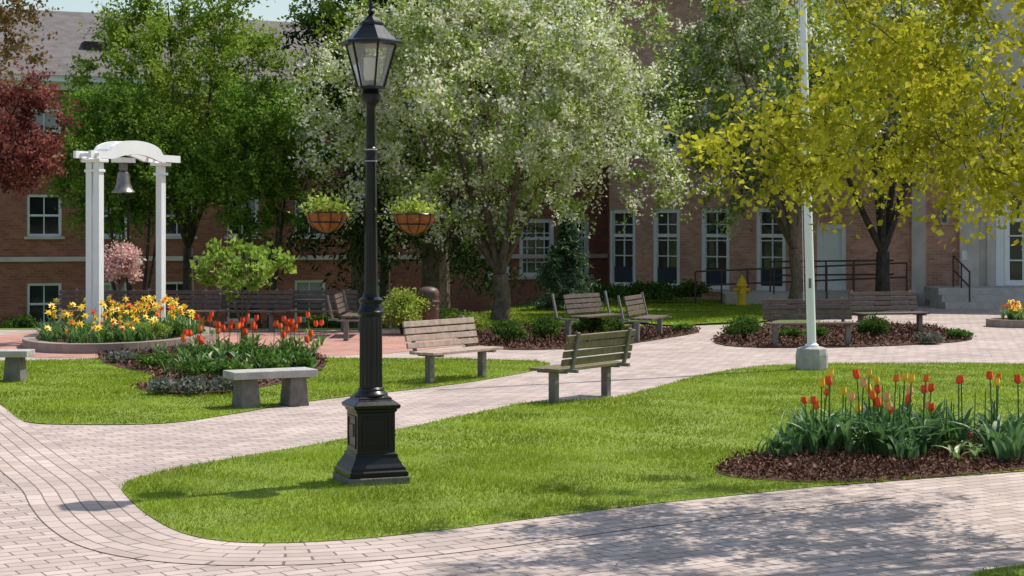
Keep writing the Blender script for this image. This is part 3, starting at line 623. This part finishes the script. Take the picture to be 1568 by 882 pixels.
# ---------------- building
bld=empty('brick_school_building',(0,50,0))
def wall(name,A,B,z0,z1,wins,k,fk='frame'):
    A=Vector(A);B=Vector(B);L=(B-A).length;d=(B-A)/L;n=Vector((d.y,-d.x))
    P=lambda u,z,o=0:(A.x+d.x*u+n.x*o,A.y+d.y*u+n.y*o,z)
    mb=MB(); us=sorted({0,L}|{w[0] for w in wins}|{w[1] for w in wins}); zs=sorted({z0,z1}|{w[2] for w in wins}|{w[3] for w in wins})
    for a,b in zip(us,us[1:]):
        for c,e_ in zip(zs,zs[1:]):
            um,zm=(a+b)/2,(c+e_)/2
            if any(w[0]<um<w[1] and w[2]<zm<w[3] for w in wins): continue
            mb.add([P(a,c),P(b,c),P(b,e_),P(a,e_)],[(0,1,2,3)],k,[[(a,c),(b,c),(b,e_),(a,e_)]])
    R=Matrix.Rotation(math.atan2(d.y,d.x),3,'Z'); wb=MB()
    def bx(u,z,o,du,dz,do,kk): wb.box(P(u,z,o),(du,do,dz),kk,R)
    for w in wins:
        u0,u1,a,b,typ=w; D=-.14
        for q in ([P(u0,a),P(u0,b),P(u0,b,D),P(u0,a,D)],[P(u1,a),P(u1,a,D),P(u1,b,D),P(u1,b)],[P(u0,b),P(u1,b),P(u1,b,D),P(u0,b,D)],[P(u0,a),P(u0,a,D),P(u1,a,D),P(u1,a)]):
            mb.add(q,[(0,1,2,3)],k,[[(0,0),(.14,0),(.14,.5),(0,.5)]])
        wb.add([P(u0,a,D),P(u1,a,D),P(u1,b,D),P(u0,b,D)],[(0,1,2,3)],'glass' if typ!='door' else 'white')
        um=(u0+u1)/2;W=u1-u0;Hh=b-a; f=.075 if typ=='dh' else .13
        bx(u0+f/2,a+Hh/2,-.08,f,Hh-.004,.09,fk);bx(u1-f/2,a+Hh/2,-.08,f,Hh-.004,.09,fk)
        bx(um,b-f/2,-.08,W-2*f,f,.088,fk);bx(um,a+f/2,-.08,W-2*f,f,.088,fk)
        bx(um,a-.04,.02,W+.16,.078,.12,'limestone')
        if typ=='dh':
            bx(um,a+Hh*.5,-.09,W-2*f,.06,.06,fk); bx(um,a+Hh*.5,-.115,.03,Hh-.15,.03,fk)
            if random.random()<.6: bx(um,a+Hh*.77,-.13,W-2*f,Hh*.38,.008,'blind')
        if typ in('tall','multi'):
            nx=2 if typ=='tall' else 4; nz=5 if typ=='tall' else 4
            for i in range(1,nx): bx(u0+W*i/nx,a+Hh/2,-.112,.035,Hh-.26,.036,fk)
            for i in range(1,nz): bx(um,a+Hh*i/nz,-.11,W-2*f,.035,.03,fk)
            bx(um,a+Hh*.66,-.09,W-2*f,.1,.07,fk)
            if typ=='tall': bx(um,a+Hh*.16,-.1,W-2*f,Hh*.2,.045,'dkpanel')
    mb.obj(name,bld); wb.obj(name+'_windows',bld)
    return P,L,R
def U(px,A,B):
    A=Vector(A);B=Vector(B);d=(B-A).normalized();k=(px-CX)/F; return (k*A.y-A.x)/(d.x-k*d.y)
A0,B0=(-24,44.2),(3.1,55.1); wins=[]
for px in(-60,68,170,272,372,475,570):
    u=U(px,A0,B0)
    for a,b in((-.68,.52),(1.85,3.05),(4.25,5.5)): wins.append((u-.48,u+.48,a,b,'dh'))
for px,w in((762,.7),(822,1.0),(884,.7)):
    u=U(px,A0,B0); wins.append((u-w*.6,u+w*.6,.55,2.4,'multi'))
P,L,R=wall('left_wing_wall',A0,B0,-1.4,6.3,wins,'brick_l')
mb=MB(); mb.box(P(L/2,1.2,.02),(L,.1,.13),'limestone',R); mb.box(P(L/2,6.35,.2),(L+.4,.5,.2),'white',R); mb.box(P(L/2,6.15,.05),(L,.12,.22),'white',R)
mb.obj('belt_course_and_cornice',bld)
mb=MB(); mb.add([P(-.5,6.42,.5),P(L+2,6.42,.5),P(L+2,9.0,-5.5),P(-.5,9.0,-5.5),P(-.5,6.42,-11.5),P(L+2,6.42,-11.5)],[(0,1,2,3),(3,2,5,4)],'roof')
for u in(U(150,A0,B0),):
    mb.box(P(u+.3,7.5,-2.1),(.9,.6,.35),'barkdk',R)
mb.obj('left_wing_roof',bld)
A1,B1=(3.1,52.3),(7.95,48.1); wins=[]
for px in(953,1020,1095,1180):
    u=U(px,A1,B1); wins.append((u-.5,u+.5,.3,2.68,'tall')); wins.append((u-.45,u+.45,4.4,6.6,'tall'))
P,L,R=wall('right_wing_wall',A1,B1,-.3,9.6,wins,'brick_r','white')
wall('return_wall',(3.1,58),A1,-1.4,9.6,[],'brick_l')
A2,B2=B1,(12.2,46.2); wins=[]
u=U(1273,A2,B2); wins.append((u-.42,u+.42,.35,2.2,'door'))
for px in(1300,1400): 
    u=U(px,A2,B2); wins.append((u-.5,u+.5,4.4,6.4,'tall'))
P2,L2,R2=wall('entrance_wall',A2,B2,-.3,9.6,wins,'brick_r','white')
mb=MB(); u=U(1408,A2,B2); mb.box(P2(u,3.9,.06),(.36,.24,8.6),'limestone',R2); 
u=U(1447,A2,B2); mb.box(P2(u,2.45,.03),(.22,.1,.55),'limestone',R2); mb.box(P2(u,2.45,.09),(.12,.04,.42),'conc2',R2)
mb.obj('pilaster_and_plaque',bld)
A3,B3=B2,(20,43.5); u=U(1556,A3,B3)
P3,L3,R3=wall('portal_wall',A3,B3,-.3,9.6,[(u-.3,u+1.6,.55,3.2,'multi')],'limestone','white')
mb=MB(); mb.box(P3(.25,4.,.1),(.5,.3,8.4),'limestone',R3); mb.box(P3(.82,1.9,.05),(.22,.14,3.),'limestone',R3)
mb.box(P3(u-.42,1.9,.04),(.2,.16,2.75),'white',R3)
mb.box(P3(.12,1.35,.27),(.12,.03,.25),'white',R3); mb.obj('portal_trim',bld)
mb=MB(); mb.add([(2.6,51.6,9.6),(7.6,47.3,9.6),(12,45.4,9.6),(21,42.3,9.6),(21,62,9.6),(2.6,62,9.6),(7,55,12.2),(20,53,12.2)],[(0,1,6),(1,2,6),(2,7,6),(2,3,7),(3,4,7),(4,5,6,7),(5,0,6)],'roof'); mb.obj('right_wing_roof',bld)
mb=MB()
for i in range(3): mb.box((14.6,44.4-.35*(2-i)+.6,.09+.17*i),(7.0,1.6,.17),'steps')
mb.obj('entrance_steps')
mb=MB(); mb.box((8.4,46.6,.14),(5.2,1.3,.34),'steps',Matrix.Rotation(-.03,3,'Z')); mb.obj('entrance_ramp')
def railing(name,a,b,z0,z1,n,h=.85):
    mb=MB()
    for i in range(n):
        t=i/(n-1); x=a[0]+(b[0]-a[0])*t;y=a[1]+(b[1]-a[1])*t;z=z0+(z1-z0)*t
        mb.tube([(x,y,z-.1),(x,y,z+h)],[.024,.024],'rail',6)
    for q in(h,h*.55): mb.tube([(a[0],a[1],z0+q),(b[0],b[1],z1+q)],[.024,.024],'rail',6)
    mb.obj(name)
railing('ramp_railing',(5.0,46.3),(10.6,45.6),.05,.3,9); railing('ramp_railing',(7.2,47.35),(11,46.9),.3,.35,6)
railing('stair_railing',(11.75,43.6),(11.75,45.2),.1,.5,3)
x,y=TP(1136,45.5); mb=MB(Matrix.Translation((x,y,0)))
mb.lathe([(.17,0),(.17,.05),(.12,.07),(.12,.5),(.16,.52),(.16,.56),(.13,.6),(.1,.7),(.04,.76),(.04,.82)],'yellow',16); mb.tube([(-.22,0,.42),(.22,0,.42)],[.055,.055],'yellow',10); mb.tube([(0,-.2,.38),(0,0,.38)],[.07,.07],'yellow',10)
mb.obj('fire_hydrant',smooth=True)
sheet('entrance_path',pg([(1230,495),(1600,495),(1700,470),(1560,462),(1440,464)]),.004,'pave')
# ---------------- light, camera
d=Vector((-.85,-.53,0)).normalized(); el=math.radians(57); dv=Vector((d.x*math.cos(el),d.y*math.cos(el),-math.sin(el)))
sl=bpy.data.lights.new('sun','SUN'); sl.energy=5.0; sl.angle=math.radians(.53); sl.color=(1,.95,.86); so=bpy.data.objects.new('sun',sl); so.rotation_euler=dv.to_track_quat('-Z','Y').to_euler(); so.location=(10,10,20); sc.collection.objects.link(so)
w=bpy.data.worlds.new('World'); sc.world=w; w.use_nodes=True; nt=w.node_tree; bg=nt.nodes['Background']
sk=nt.nodes.new('ShaderNodeTexSky'); sk.sky_type='NISHITA'; sk.sun_disc=False; sk.sun_elevation=el; sk.sun_rotation=math.atan2(-d.x,-d.y); sk.dust_density=1.5; sk.air_density=1.3; sk.ozone_density=1.0
nt.links.new(sk.outputs[0],bg.inputs[0]); bg.inputs[1].default_value=.15
cd=bpy.data.cameras.new('camera'); cd.sensor_width=36; cd.lens=F/1568*36; cd.shift_y=-87/1568; cd.clip_end=2000; co=bpy.data.objects.new('camera',cd); co.location=(0,0,2); co.rotation_euler=(math.pi/2,0,0); sc.collection.objects.link(co); sc.camera=co
